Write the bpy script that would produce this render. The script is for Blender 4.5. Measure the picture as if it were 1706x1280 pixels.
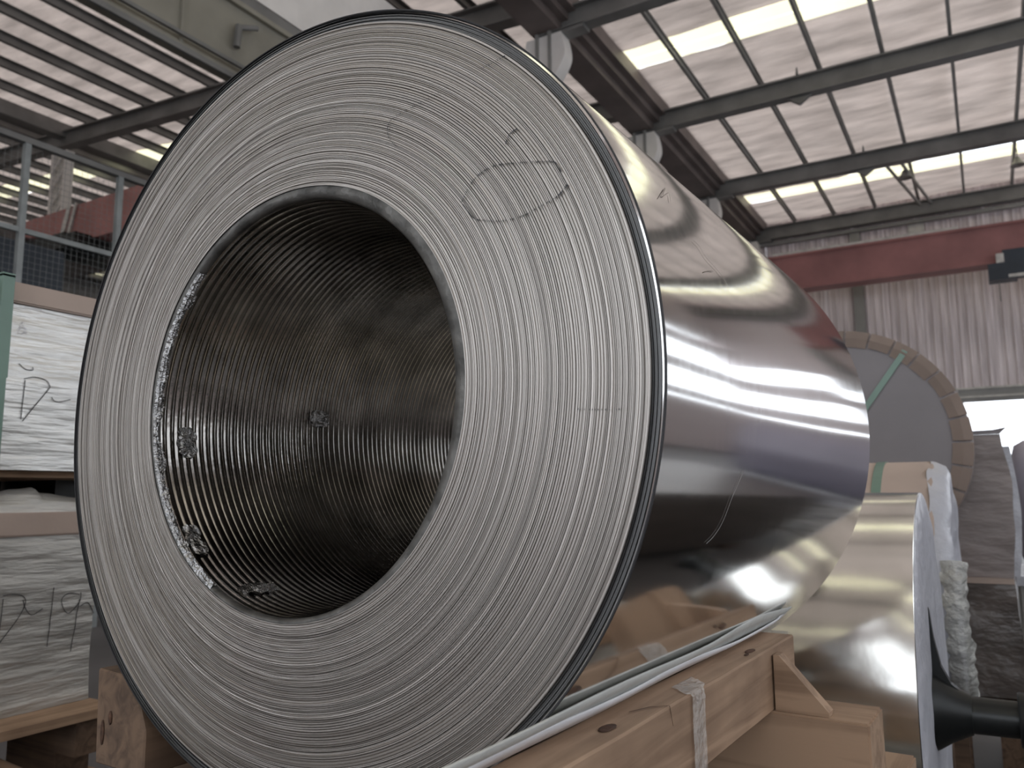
import bpy, bmesh, math, random
from mathutils import Vector, Matrix, noise
random.seed(7)
PI = math.pi
scene = bpy.context.scene
C = scene.collection
for o in list(bpy.data.objects): bpy.data.objects.remove(o)

# ---------------------------------------------------------------- camera
cam_data = bpy.data.cameras.new('camera')
cam = bpy.data.objects.new('camera', cam_data); C.objects.link(cam)
yaw, pitch, roll = math.radians(30.374), 0.137083, -0.007355
fwd = Vector((-math.sin(yaw) * math.cos(pitch), math.cos(yaw) * math.cos(pitch), math.sin(pitch)))
r0 = Vector((math.cos(yaw), math.sin(yaw), 0)); u0 = r0.cross(fwd)
cr, sr = math.cos(roll), math.sin(roll)
rt = cr * r0 + sr * u0; up = -sr * r0 + cr * u0
cam.matrix_world = Matrix(((rt.x, up.x, -fwd.x, 0), (rt.y, up.y, -fwd.y, 0), (rt.z, up.z, -fwd.z, 1.3), (0, 0, 0, 1)))
cam_data.sensor_width = 36; cam_data.lens = 36 * 1344.05 / 1706
cam_data.clip_start = 0.02; cam_data.clip_end = 300
cam_data.dof.use_dof = True; cam_data.dof.focus_distance = 0.95; cam_data.dof.aperture_fstop = 9
scene.camera = cam
# ---------------------------------------------------------------- world: bright overcast sky
w = bpy.data.worlds.new('overcast_sky'); scene.world = w; w.use_nodes = True
bg = w.node_tree.nodes['Background']
bg.inputs[0].default_value = (0.88, 0.93, 1.0, 1); bg.inputs[1].default_value = 3.0
scene.view_settings.view_transform = 'Standard'; scene.view_settings.look = 'None'
scene.view_settings.gamma = 1; scene.view_settings.use_curve_mapping = False
scene.view_settings.exposure = 0.0
def area(name, loc, rot, sx, sy, power, col, portal=False):
    l = bpy.data.lights.new(name, 'AREA'); l.shape = 'RECTANGLE'; l.size = sx; l.size_y = sy
    l.energy = power; l.color = col
    o = bpy.data.objects.new(name, l); C.objects.link(o); o.location = loc; o.rotation_euler = rot
    if portal: l.cycles.is_portal = True
    return o
# daylight comes in by the open strips of the right wall, the far door and the entrance behind
area('daylight_portal', (9.05, 7.5, 4.2), (0, PI / 2, 0), 1.4, 39, 1, (1, 1, 1), True)
area('daylight_portal', (9.05, 7.5, 6.15), (0, PI / 2, 0), 1.3, 39, 1, (1, 1, 1), True)
area('daylight_portal', (-4.5, -12.05, 4.75), (PI / 2, 0, 0), 22, 4.9, 1, (1, 1, 1), True)
area('daylight_portal', (.6, 27.6, 2.0), (-PI / 2, 0, 0), 3.2, 3.9, 1, (1, 1, 1), True)

# ---------------------------------------------------------------- materials
def new_mat(name):
    m = bpy.data.materials.new(name); m.use_nodes = True
    return m, m.node_tree.nodes, m.node_tree.links, m.node_tree.nodes['Principled BSDF']
def basic(name, col, rough=.6, metal=0., var=.12, scale=6., bump=0., bscale=30., stretch=(1, 1, 1), alpha=1., col2=None, aniso=0, detail=5, dist=.01):
    m, N, L, b = new_mat(name)
    tc = N.new('ShaderNodeTexCoord'); mp = N.new('ShaderNodeMapping'); mp.inputs['Scale'].default_value = stretch
    L.new(tc.outputs['Object'], mp.inputs[0])
    n = N.new('ShaderNodeTexNoise'); n.inputs['Scale'].default_value = scale; n.inputs['Detail'].default_value = detail
    L.new(mp.outputs[0], n.inputs['Vector'])
    r = N.new('ShaderNodeValToRGB')
    c2 = col2 or tuple(c * (1 - var * 2) for c in col)
    r.color_ramp.elements[0].color = (*c2, 1); r.color_ramp.elements[1].color = (*[min(1, c * (1 + var)) for c in col], 1)
    r.color_ramp.elements[0].position = .3; r.color_ramp.elements[1].position = .7
    L.new(n.outputs['Fac'], r.inputs[0]); L.new(r.outputs[0], b.inputs['Base Color'])
    b.inputs['Roughness'].default_value = rough; b.inputs['Metallic'].default_value = metal
    b.inputs['Alpha'].default_value = alpha
    if aniso: b.inputs['Anisotropic'].default_value = aniso
    if bump:
        n2 = N.new('ShaderNodeTexNoise'); n2.inputs['Scale'].default_value = bscale; n2.inputs['Detail'].default_value = 6
        L.new(mp.outputs[0], n2.inputs['Vector'])
        bp = N.new('ShaderNodeBump'); bp.inputs['Strength'].default_value = bump; bp.inputs['Distance'].default_value = dist
        L.new(n2.outputs['Fac'], bp.inputs['Height']); L.new(bp.outputs[0], b.inputs['Normal'])
    return m
def wood(name, col, dark):
    m, N, L, b = new_mat(name)
    tc = N.new('ShaderNodeTexCoord'); mp = N.new('ShaderNodeMapping'); mp.inputs['Scale'].default_value = (1.2, 22, 22)
    oi = N.new('ShaderNodeObjectInfo'); ad = N.new('ShaderNodeVectorMath'); ad.operation = 'ADD'
    sc = N.new('ShaderNodeMath'); sc.operation = 'MULTIPLY'; sc.inputs[1].default_value = 30; L.new(oi.outputs['Random'], sc.inputs[0])
    L.new(tc.outputs['Object'], mp.inputs[0]); L.new(mp.outputs[0], ad.inputs[0]); L.new(sc.outputs[0], ad.inputs[1])
    n = N.new('ShaderNodeTexNoise'); n.inputs['Scale'].default_value = 1.6; n.inputs['Detail'].default_value = 8; n.inputs['Distortion'].default_value = 1.2
    L.new(ad.outputs[0], n.inputs['Vector'])
    n2 = N.new('ShaderNodeTexNoise'); n2.inputs['Scale'].default_value = 9; n2.inputs['Detail'].default_value = 4
    L.new(tc.outputs['Object'], n2.inputs['Vector'])
    mx = N.new('ShaderNodeMath'); mx.operation = 'ADD'; L.new(n.outputs['Fac'], mx.inputs[0])
    m3 = N.new('ShaderNodeMath'); m3.operation = 'MULTIPLY'; m3.inputs[1].default_value = .5; L.new(n2.outputs['Fac'], m3.inputs[0]); L.new(m3.outputs[0], mx.inputs[1])
    r = N.new('ShaderNodeValToRGB'); r.color_ramp.elements[0].position = .55; r.color_ramp.elements[1].position = .86
    r.color_ramp.elements[0].color = (*dark, 1); r.color_ramp.elements[1].color = (*col, 1)
    L.new(mx.outputs[0], r.inputs[0]); L.new(r.outputs[0], b.inputs['Base Color'])
    b.inputs['Roughness'].default_value = .75
    bp = N.new('ShaderNodeBump'); bp.inputs['Strength'].default_value = .35; bp.inputs['Distance'].default_value = .002
    L.new(n.outputs['Fac'], bp.inputs['Height']); L.new(bp.outputs[0], b.inputs['Normal'])
    return m
def ring_metal(name, lo, hi, rough, freq):
    """metal whose tone changes from wrap to wrap (distance from the local Y axis)"""
    m, N, L, b = new_mat(name)
    tc = N.new('ShaderNodeTexCoord'); sp = N.new('ShaderNodeSeparateXYZ'); L.new(tc.outputs['Object'], sp.inputs[0])
    cb = N.new('ShaderNodeCombineXYZ'); L.new(sp.outputs['X'], cb.inputs['X']); L.new(sp.outputs['Z'], cb.inputs['Y'])
    ln = N.new('ShaderNodeVectorMath'); ln.operation = 'LENGTH'; L.new(cb.outputs[0], ln.inputs[0])
    n = N.new('ShaderNodeTexNoise'); n.noise_dimensions = '1D'; n.inputs['Scale'].default_value = freq; n.inputs['Detail'].default_value = 6; n.inputs['Roughness'].default_value = .75
    L.new(ln.outputs['Value'], n.inputs['W'])
    nb = N.new('ShaderNodeTexNoise'); nb.inputs['Scale'].default_value = 3.5; L.new(tc.outputs['Object'], nb.inputs['Vector'])
    r = N.new('ShaderNodeValToRGB'); r.color_ramp.elements[0].position = .3; r.color_ramp.elements[1].position = .72
    r.color_ramp.elements[0].color = (*lo, 1); r.color_ramp.elements[1].color = (*hi, 1)
    L.new(n.outputs['Fac'], r.inputs[0]); L.new(r.outputs[0], b.inputs['Base Color'])
    b.inputs['Metallic'].default_value = .85; b.inputs['Roughness'].default_value = rough
    # fine saw-cut texture
    n3 = N.new('ShaderNodeTexNoise'); n3.noise_dimensions = '1D'; n3.inputs['Scale'].default_value = freq * 5; n3.inputs['Detail'].default_value = 3
    L.new(ln.outputs['Value'], n3.inputs['W'])
    bp = N.new('ShaderNodeBump'); bp.inputs['Strength'].default_value = .35; bp.inputs['Distance'].default_value = .0006
    L.new(n3.outputs['Fac'], bp.inputs['Height']); L.new(bp.outputs[0], b.inputs['Normal'])
    return m
def emit(name, col, s):
    m, N, L, b = new_mat(name)
    b.inputs['Base Color'].default_value = (*col, 1)
    b.inputs['Emission Color'].default_value = (*col, 1); b.inputs['Emission Strength'].default_value = s
    return m

M = {}
M['edge'] = ring_metal('sheet_edges', (.26, .238, .218), (.66, .618, .58), .42, 210)
M['outer_wrap'] = ring_metal('shaded_outer_edges', (.10, .10, .10), (.26, .26, .26), .45, 400)  # edge metal darkened in colour, standing in for shade on the set-back wraps
def roll_metal():
    m, N, L, b = new_mat('rolled_aluminium')
    tc = N.new('ShaderNodeTexCoord'); mp = N.new('ShaderNodeMapping'); mp.inputs['Scale'].default_value = (3, 60, 3)
    L.new(tc.outputs['Object'], mp.inputs[0])
    n = N.new('ShaderNodeTexNoise'); n.inputs['Scale'].default_value = 2; n.inputs['Detail'].default_value = 6; L.new(mp.outputs[0], n.inputs['Vector'])
    mr = N.new('ShaderNodeMapRange'); mr.inputs['To Min'].default_value = .06; mr.inputs['To Max'].default_value = .13
    L.new(n.outputs['Fac'], mr.inputs['Value']); L.new(mr.outputs[0], b.inputs['Roughness'])
    b.inputs['Base Color'].default_value = (.78, .775, .76, 1); b.inputs['Metallic'].default_value = 1
    # slow waviness of the sheet
    mp2 = N.new('ShaderNodeMapping'); mp2.inputs['Scale'].default_value = (2.6, .3, 2.6); L.new(tc.outputs['Object'], mp2.inputs[0])
    n2 = N.new('ShaderNodeTexNoise'); n2.inputs['Scale'].default_value = 1.6; n2.inputs['Detail'].default_value = 2; L.new(mp2.outputs[0], n2.inputs['Vector'])
    bp = N.new('ShaderNodeBump'); bp.inputs['Strength'].default_value = 1; bp.inputs['Distance'].default_value = .004
    L.new(n2.outputs['Fac'], bp.inputs['Height']); L.new(bp.outputs[0], b.inputs['Normal'])
    return m
M['roll'] = roll_metal()
M['bore'] = basic('ridged_core_metal', (.40, .38, .355), .17, 1, .25, 14, .25, 90, dist=.002)
M['dark_edge'] = basic('dark_sheet_edge', (.035, .035, .038), .7, 0, .1, 20)
M['faint_ink'] = basic('faint_pen', (.33, .28, .24), .6)
M['scratch'] = basic('pale_scratch', (.40, .39, .38), .6)
M['lip'] = basic('dull_core_rim', (.17, .165, .155), .5, .6, .3, 30, .6, 60, dist=.004)
M['foil'] = basic('crumpled_foil', (.50, .50, .50), .2, 1, .2, 60, 1.0, 120, dist=.006)
M['ink'] = basic('black_marker_ink', (.02, .02, .025), .5)
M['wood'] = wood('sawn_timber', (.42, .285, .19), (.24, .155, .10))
M['wood_dim'] = wood('dim_timber', (.19, .122, .08), (.09, .058, .04))  # darker copy of the sawn timber, dimness of low places put into colour
M['knot'] = basic('dark_wood_knot', (.10, .05, .03), .8, 0, .4, 60, .6, 80)
M['foam'] = basic('white_foam_sheet', (.80, .80, .82), .7, 0, .04, 12, .2, 60)
M['foam_grey'] = basic('greyish_foam_sheet', (.60, .61, .58), .6, 0, .06, 12, .2, 60)
M['tape'] = basic('clear_tape', (.85, .82, .78), .15, 0, .05, 20, 1.0, 60, alpha=.42, dist=.01)
def foil_roof():
    m = basic('insulation_foil_ceiling', (.66, .60, .57), .5, .0, .17, 1.5, 1.0, 2.6, (.45, 1.7, 1), dist=.25, detail=8)
    N, L = m.node_tree.nodes, m.node_tree.links; b = N['Principled BSDF']; out = N['Material Output']
    tr = N.new('ShaderNodeBsdfTranslucent'); ramp = [n for n in N if n.type == 'VALTORGB'][0]
    mu = N.new('ShaderNodeMix'); mu.data_type = 'RGBA'; mu.blend_type = 'MULTIPLY'; mu.inputs[0].default_value = 1; mu.inputs[7].default_value = (1, .90, .82, 1)
    L.new(ramp.outputs[0], mu.inputs[6]); L.new(mu.outputs[2], tr.inputs[0])
    bp = [n for n in N if n.type == 'BUMP'][0]; L.new(bp.outputs[0], tr.inputs['Normal'])
    mx = N.new('ShaderNodeMixShader'); mx.inputs[0].default_value = .25
    L.new(b.outputs[0], mx.inputs[1]); L.new(tr.outputs[0], mx.inputs[2]); L.new(mx.outputs[0], out.inputs[0])
    return m
M['roof'] = foil_roof()
M['steel'] = basic('dark_painted_steel', (.19, .187, .18), .5, .1, .15, 1.5)
M['steel_light'] = basic('grey_painted_steel', (.30, .295, .28), .5, .1, .1, 1.5)
M['gutter'] = basic('brown_steel_beam', (.17, .14, .13), .55, .1, .15, 1.2)
M['concrete'] = basic('beige_painted_beam', (.27, .255, .21), .7, 0, .1, 1.5)
M['white_beam'] = basic('pale_plaster', (.78, .75, .72), .7, 0, .06, 2)
M['cladding'] = basic('weathered_cladding', (.80, .725, .73), .5, .0, .12, 2.6, .3, 8, (3.5, 1, .2), col2=(.50, .44, .45))
M['red'] = basic('hazy_crane_red', (.37, .165, .155), .5, 0, .12, 1.2)  # crane red, greyed to put the haze into its colour
M['navy'] = basic('dark_blue_enamel', (.035, .045, .06), .45, .1, .2, 1)
M['floor'] = basic('concrete_floor', (.11, .105, .11), .5, 0, .15, 1.1, .1, 14)
M['sky_pane'] = emit('backlit_skylight', (1.0, .97, .70), 1.25)
M['kraft'] = basic('brown_kraft_card', (.47, .375, .32), .75, 0, .07, 3, .15, 20)
M['kraft_grey'] = basic('grey_kraft_card', (.24, .225, .235), .7, 0, .06, 2, .15, 14)
M['kraft_film'] = basic('kraft_under_film', (.29, .25, .24), .45, 0, .12, 5, .5, 9, (1, 1, 3), dist=.02)
M['dark_film'] = basic('dark_pack_under_film', (.13, .11, .10), .3, 0, .2, 5, .6, 12, (1, 1, 2), dist=.02)
M['film'] = basic('milky_plastic_film', (.50, .51, .56), .35, 0, .07, 8, .6, 14, dist=.02)
M['film_clear'] = basic('crinkled_clear_film', (.62, .62, .58), .18, .1, .15, 16, 1.0, 26, alpha=.75, dist=.03)
M['silver_wrap'] = basic('silver_sheet_wrap', (.74, .74, .72), .36, .75, .1, 7, .75, 9, (1, .6, 5), dist=.012)
M['silver_dull'] = basic('dull_silver_wrap', (.58, .57, .54), .5, .55, .16, 7, .85, 9, (1, .6, 4), dist=.016)
M['strap'] = basic('green_plastic_strap', (.17, .27, .22), .4, 0, .05, 10)
M['black'] = basic('black_steel_and_gap_shade', (.018, .02, .02), .35, .4, .2, 8)
M['shiny'] = basic('bright_aluminium_sheet', (.78, .77, .73), .17, 1, .04, 5, .5, 2.2, (1.2, 1, 1), dist=.004)
M['mesh_wire'] = basic('galvanised_wire', (.22, .23, .23), .5, .4)
M['rail'] = basic('pale_galvanised_tube', (.27, .29, .29), .45, .3)
M['white_panel'] = basic('cream_panel', (.62, .60, .56), .6)

# ---------------------------------------------------------------- helpers
def link(name, bm_or_mesh, mat, parent=None, smooth=None, mw=None):
    if isinstance(bm_or_mesh, bmesh.types.BMesh):
        me = bpy.data.meshes.new(name); bmesh.ops.recalc_face_normals(bm_or_mesh, faces=bm_or_mesh.faces); bm_or_mesh.to_mesh(me); bm_or_mesh.free()
    else: me = bm_or_mesh
    if mat is not None and not me.materials: me.materials.append(mat)
    if smooth is not None:
        me.polygons.foreach_set('use_smooth', [True] * len(me.polygons))
        if smooth < 180: me.set_sharp_from_angle(angle=math.radians(smooth))
    o = bpy.data.objects.new(name, me); C.objects.link(o)
    if mw is not None: o.matrix_world = mw
    if parent is not None: o.parent = parent
    return o
def tag(o, label=None, cat=None, group=None, kind=None):
    if label: o['label'] = label
    if cat: o['category'] = cat
    if group: o['group'] = group
    if kind: o['kind'] = kind
    return o
def empty(name, loc, rz=0):
    o = bpy.data.objects.new(name, None); C.objects.link(o); o.location = loc; o.rotation_euler = (0, 0, rz)
    o.empty_display_size = .1
    return o
def box(bm, lo, hi, mat=None):
    """box between two corners, optional 4x4 transform"""
    vs = [bm.verts.new((x, y, z)) for x in (lo[0], hi[0]) for y in (lo[1], hi[1]) for z in (lo[2], hi[2])]
    for f in ((0, 1, 3, 2), (4, 6, 7, 5), (0, 4, 5, 1), (2, 3, 7, 6), (0, 2, 6, 4), (1, 5, 7, 3)):
        bm.faces.new([vs[i] for i in f])
    if mat is not None: bmesh.ops.transform(bm, matrix=mat, verts=vs)
    return vs
def boxes(*args, bevel=0):
    bm = bmesh.new()
    for lo, hi in args: box(bm, lo, hi)
    if bevel: bmesh.ops.bevel(bm, geom=bm.edges[:], offset=bevel, segments=2, affect='EDGES')
    return bm
def centered(name, lo, hi, mat, parent=None, bevel=0.):
    """a box object whose origin is its centre (parent coordinates); long side drawn along local X for the grain"""
    c = [(a + b) / 2 for a, b in zip(lo, hi)]; d = [abs(b - a) / 2 for a, b in zip(lo, hi)]
    rz = 0
    if d[1] > d[0]: rz = PI / 2; d = [d[1], d[0], d[2]]
    bm = boxes(((-d[0], -d[1], -d[2]), (d[0], d[1], d[2])), bevel=bevel)
    o = link(name, bm, mat, parent, 40 if bevel else None)
    o.location = c; o.rotation_euler = (0, 0, rz)
    return o
def prism(bm, prof, y0, y1, axis='y'):
    """profile polygon extruded along an axis; profile coords are the two other axes in order"""
    def P(a, b, t): return {'y': (a, t, b), 'x': (t, a, b), 'z': (a, b, t)}[axis]
    A = [bm.verts.new(P(a, b, y0)) for a, b in prof]; B = [bm.verts.new(P(a, b, y1)) for a, b in prof]
    bm.faces.new(A); bm.faces.new(B[::-1]); n = len(prof)
    for i in range(n): bm.faces.new((A[i], B[i], B[(i + 1) % n], A[(i + 1) % n]))
def tube(bm, p, q, r, n=8):
    p, q = Vector(p), Vector(q); d = (q - p).normalized()
    a = d.orthogonal().normalized(); b = d.cross(a)
    A = [bm.verts.new(p + r * (math.cos(2 * PI * i / n) * a + math.sin(2 * PI * i / n) * b)) for i in range(n)]
    B = [bm.verts.new(v.co + (q - p)) for v in A]
    bm.faces.new(A); bm.faces.new(B[::-1])
    for i in range(n): bm.faces.new((A[i], B[i], B[(i + 1) % n], A[(i + 1) % n]))
def lathe(prof, n, axis='y', closed=False, fn=None):
    """prof = [(r, t)]: revolve round an axis; fn(r, t, ang) may return a changed (r, t)"""
    bm = bmesh.new(); rows = []
    for r, t in prof:
        row = []
        for i in range(n):
            a = 2 * PI * i / n; rr, tt = (fn(r, t, a) if fn else (r, t))
            c, s = rr * math.cos(a), rr * math.sin(a)
            row.append(bm.verts.new({'y': (c, tt, s), 'x': (tt, c, s), 'z': (c, s, tt)}[axis]))
        rows.append(row)
    m = len(rows)
    for k in range(m if closed else m - 1):
        A, B = rows[k], rows[(k + 1) % m]
        for i in range(n): bm.faces.new((A[i], A[(i + 1) % n], B[(i + 1) % n], B[i]))
    return bm
def ribbon(bm, pts, nrm, wid):
    """thin flat stroke of ink along a list of 3D points lying on a surface with normal nrm"""
    nrm = Vector(nrm); pts = [Vector(p) for p in pts]; prev = None
    for i, p in enumerate(pts):
        d = (pts[min(i + 1, len(pts) - 1)] - pts[max(i - 1, 0)]).normalized(); s = d.cross(nrm) * wid / 2
        cur = (bm.verts.new(p + s), bm.verts.new(p - s))
        if prev: bm.faces.new((prev[0], prev[1], cur[1], cur[0]))
        prev = cur
def smooth_line(pts, k=6):
    out = []
    for i in range(len(pts) - 1):
        p0 = pts[max(i - 1, 0)]; p1 = pts[i]; p2 = pts[i + 1]; p3 = pts[min(i + 2, len(pts) - 1)]
        for j in range(k):
            t = j / k
            out.append(tuple(.5 * (2 * b + (c - a) * t + (2 * a - 5 * b + 4 * c - d) * t * t + (3 * b - a - 3 * c + d) * t ** 3) for a, b, c, d in zip(p0, p1, p2, p3)))
    out.append(tuple(pts[-1])); return out

# ================================================================ THE BUILDING
floor_ob = tag(link('floor', boxes(((-53, -13, -.1), (14, 60, 0))), M['floor']), kind='structure')

def clad_wall(name, length_axis, a0, a1, fixed, spans, out=1):
    """a wall of ribbed cladding sheets; spans(a) -> list of (z0, z1) for the sheet starting at a"""
    root = empty(name, (0, 0, 0)); tag(root, kind='structure')
    W = .92; cache = {}
    def sheet(z0, z1):
        if (z0, z1) in cache: return cache[(z0, z1)]
        xs = [0]; ds = [0]
        for k in range(4):
            s = k * W / 4
            xs += [s + .03, s + .055, s + .095, s + .12, ]; ds += [0, .045, .045, 0]
        xs += [W]; ds += [0]
        bm = bmesh.new(); A = [bm.verts.new((x, -d, z0)) for x, d in zip(xs, ds)]; B = [bm.verts.new((x, -d, z1)) for x, d in zip(xs, ds)]
        for i in range(len(xs) - 1): bm.faces.new((A[i], A[i + 1], B[i + 1], B[i]))
        me = bpy.data.meshes.new('cladding_sheet'); bm.to_mesh(me); bm.free(); me.materials.append(M['cladding']); cache[(z0, z1)] = me
        return me
    a = a0
    while a < a1 - .01:
        for z0, z1 in spans(a):
            o = bpy.data.objects.new('cladding_sheet', sheet(z0, z1)); C.objects.link(o); o.parent = root
            if length_axis == 'x': o.location = (a, fixed + random.uniform(0, .015), 0)
            else:
                o.location = (fixed - random.uniform(0, .015), a, 0); o.rotation_euler = (0, 0, PI / 2) if out > 0 else (0, 0, -PI / 2)
                if out < 0: o.location.y += W
        a += W
    return root
ROOF = 10.42
def far_spans(a):
    if a < -1.0: return [(0, ROOF + (.2 if a > -6.5 else .7 + .062 * (-6.5 - a)))]
    if a < 2.2: return [(4.38, ROOF + .3)]
    if a < 4.3: return [(0, 2.9), (3.0, 5.0), (5.6, ROOF + .3)]
    return [(0, 2.85), (3.0, 3.7), (4.6, 5.4), (6.4, ROOF + .3)]
wf = clad_wall('wall_far', 'x', -52.0, 9.0, 27.5, far_spans)
for lo, hi in (((-1.02, 27.42, 4.32), (2.4, 27.47, 4.38)), ((-1.02, 27.42, 4.06), (2.4, 27.47, 4.12)), ((-1.02, 27.47, 3.94), (2.4, 27.52, 4.38)), ((-1.1, 27.4, 0), (-.98, 27.5, 4.38))):
    link('lintel_rail', boxes((lo, hi)), M['white_panel'] if lo[1] == 27.42 else M['steel_light'], wf)
link('translucent_patch', boxes(((-1.6, 27.41, 9.1), (-1.15, 27.44, 9.66))), M['white_panel'], wf)
link('top_angle', boxes(((-6.3, 27.2, 9.62), (9, 27.42, 9.72))), M['steel_light'], wf)
for x in (-3.3, 3.4):
    link('post', boxes(((x, 27.3, 0 if x < 0 else 4.6), (x + .3, 27.44, 9.7))), M['steel_light'], wf)
wr = clad_wall('wall_right', 'y', -12, 27.5, 9.0, lambda a: [(0, 2.85), (3.0, 3.5), (4.75, 5.5), (6.8, 7.6), (7.8, ROOF + .3)])
link('window_mullion', boxes(*[((8.98, y, 3.5), (9.06, y + .12, 4.9)) for y in range(-10, 27, 3)], *[((8.98, y, 5.5), (9.06, y + .12, 6.8)) for y in range(-10, 27, 3)]), M['steel_light'], wr)
wl = clad_wall('wall_left', 'y', -12, 27.5, -52.0, lambda a: [(0, 13.2)], out=-1)
wb = clad_wall('wall_back', 'x', -52, 9, -12.0, lambda a: [(0, 2.3), (7.2, ROOF + (0 if a > -6.5 else 2.7))] if -15.5 < a < 6.5 else [(0, ROOF + (0 if a > -6.5 else 2.7))])

# ---- ceilings
def foil_sheet(x0, x1, y0, y1, zf):
    bm = bmesh.new(); nx = max(2, int((x1 - x0) / .31)); ny = max(2, int((y1 - y0) / .45))
    g = [[None] * (ny + 1) for _ in range(nx + 1)]
    for i in range(nx + 1):
        for j in range(ny + 1):
            x = x0 + (x1 - x0) * i / nx; y = y0 + (y1 - y0) * j / ny
            z = zf(x) - .035 * noise.noise(Vector((x * 1.3, y * .9, 3))) - .02 * noise.noise(Vector((x * 3, y * 2, 8)))
            g[i][j] = bm.verts.new((x, y, z))
    for i in range(nx):
        for j in range(ny): bm.faces.new((g[i][j], g[i + 1][j], g[i + 1][j + 1], g[i][j + 1]))
    return bm
def ibeam_x(x0, x1, y, zt0, zt1, h, w, t=.02):
    """I beam along X whose top goes from zt0 to zt1"""
    bm = bmesh.new()
    for (a, b, hw) in ((0, -t * 2, w / 2), (-t * 2, -h + t * 2, t), (-h + t * 2, -h, w / 2)):
        vs = [bm.verts.new(p) for p in ((x0, y - hw, zt0 + a), (x0, y + hw, zt0 + a), (x0, y + hw, zt0 + b), (x0, y - hw, zt0 + b),
                                        (x1, y - hw, zt1 + a), (x1, y + hw, zt1 + a), (x1, y + hw, zt1 + b), (x1, y - hw, zt1 + b))]
        for f in ((0, 1, 2, 3), (7, 6, 5, 4), (0, 4, 5, 1), (1, 5, 6, 2), (2, 6, 7, 3), (3, 7, 4, 0)): bm.faces.new([vs[i] for i in f])
    return bm
strips = [(-9.2, -8.3), (-4.4, -3.5), (5.0, 5.9), (14.72, 15.55), (24.35, 25.1)]
ceil = empty('ceiling', (0, 0, 0)); tag(ceil, kind='structure')
def solid_spans(y0, y1):
    out = []; y = y0
    for a, b in strips:
        out.append((y, a)); y = b
    out.append((y, y1)); return out
zr = lambda x: ROOF + .012 * (x + 6.3)
for a, b in solid_spans(-12, 27.6):
    link('insulation_sheet', foil_sheet(-6.9, 9.1, a, b, zr), M['roof'], ceil, 180)
for a, b in strips:
    o = link('skylight_pane', boxes(((-5.9, a, ROOF + .02), (9.1, (a + b) / 2 - .02, ROOF + .05)), ((-5.9, (a + b) / 2 + .015, ROOF + .02), (9.1, b, ROOF + .05))), M['sky_pane'], ceil)
cb = bmesh.new(); prism(cb, [(-.035, 0), (.035, 0), (.035, .02), (-.02, .02), (-.02, .16), (.035, .16), (.035, .18), (-.035, .18)], -12, 27.4)
me_p = bpy.data.meshes.new('purlin'); bmesh.ops.recalc_face_normals(cb, faces=cb.faces); cb.to_mesh(me_p); cb.free(); me_p.materials.append(M['steel_light'])
for k in range(-1, 11):
    o = bpy.data.objects.new('purlin', me_p); C.objects.link(o); o.parent = ceil; o.location = (-3.7 + 1.233 * k, 0, ROOF - .2)
RAFT = (-6.9, -2.0, 2.9, 7.7, 12.5, 17.3, 22.3, 27.1)
for y in RAFT:
    o = link('rafter', ibeam_x(-6.6, 9.0, y, 10.2, 10.24, .44, .28), M['steel'], ceil)
    link('haunch', boxes(((-6.5, y - .14, 9.7), (-5.7, y + .14, 9.78))), M['steel'], o)
for y, x in ((12.5, 2.0), (17.3, -2.9), (22.3, -2.2)):
    bm = bmesh.new(); prism(bm, [(x - .25, 9.76), (x + .25, 9.76), (x, 9.58)], y - .05, y + .05); prism(bm, [(x - .03, 10.2), (x + .03, 10.2), (x + .01, 10.36), (x - .01, 10.36)], y - .18, y - .14)
    link('fly_bracket', bm, M['steel'], ceil)
bm = bmesh.new()
for (p, q) in (((-1.9, 22.5, 10.15), (-1.2, 27.0, 10.1)), ((-1.5, 22.5, 10.12), (-.9, 27.0, 10.1)), ((3.2, 22.5, 10.15), (2.6, 27.0, 10.1))): tube(bm, p, q, .045, 8)
link('brace_tube', bm, M['steel_light'], ceil)

# left bay, sloping up to the left
ceil2 = empty('ceiling', (0, 0, 0)); tag(ceil2, kind='structure')
zl = lambda x: 11.02 + .062 * (-6.5 - x)
for a, b in solid_spans(-12, 27.5):
    link('insulation_sheet', foil_sheet(-52, -7.2, a, b, zl), M['roof'], ceil2, 180)
for a, b in strips:
    bm = bmesh.new(); vs = [bm.verts.new(p) for p in ((-52, a, zl(-52)), (-7.2, a, zl(-7.2)), (-7.2, b, zl(-7.2)), (-52, b, zl(-52)))]; bm.faces.new(vs)
    r = bmesh.ops.extrude_face_region(bm, geom=bm.faces[:]); bmesh.ops.translate(bm, vec=(0, 0, .03), verts=[v for v in r['geom'] if isinstance(v, bmesh.types.BMVert)])
    link('skylight_pane', bm, M['sky_pane'], ceil2)
cb = bmesh.new(); prism(cb, [(-.05, 0), (.05, 0), (.05, .02), (-.03, .02), (-.03, .22), (.05, .22), (.05, .24), (-.05, .24)], -12, 27.4)
me_q = bpy.data.meshes.new('purlin'); bmesh.ops.recalc_face_normals(cb, faces=cb.faces); cb.to_mesh(me_q); cb.free(); me_q.materials.append(M['steel'])
for k in range(-11, 24):
    x = -22.2 - 1.27 * k
    if abs(k) == 0 or x < -51: continue
    o = bpy.data.objects.new('purlin', me_q); C.objects.link(o); o.parent = ceil2; o.location = (x, 0, zl(x) - .26)
link('valley_beam', boxes(((-22.4, -11.9, 11.55), (-22.05, 27.4, 11.95))), M['steel'], ceil2)
for y in (12.5, 17.3, 22.3, 27.1):
    link('rafter', ibeam_x(-52, -6.6, y, zl(-52) - .26, zl(-6.6) - .26, .48, .3), M['steel'], ceil2)

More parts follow.
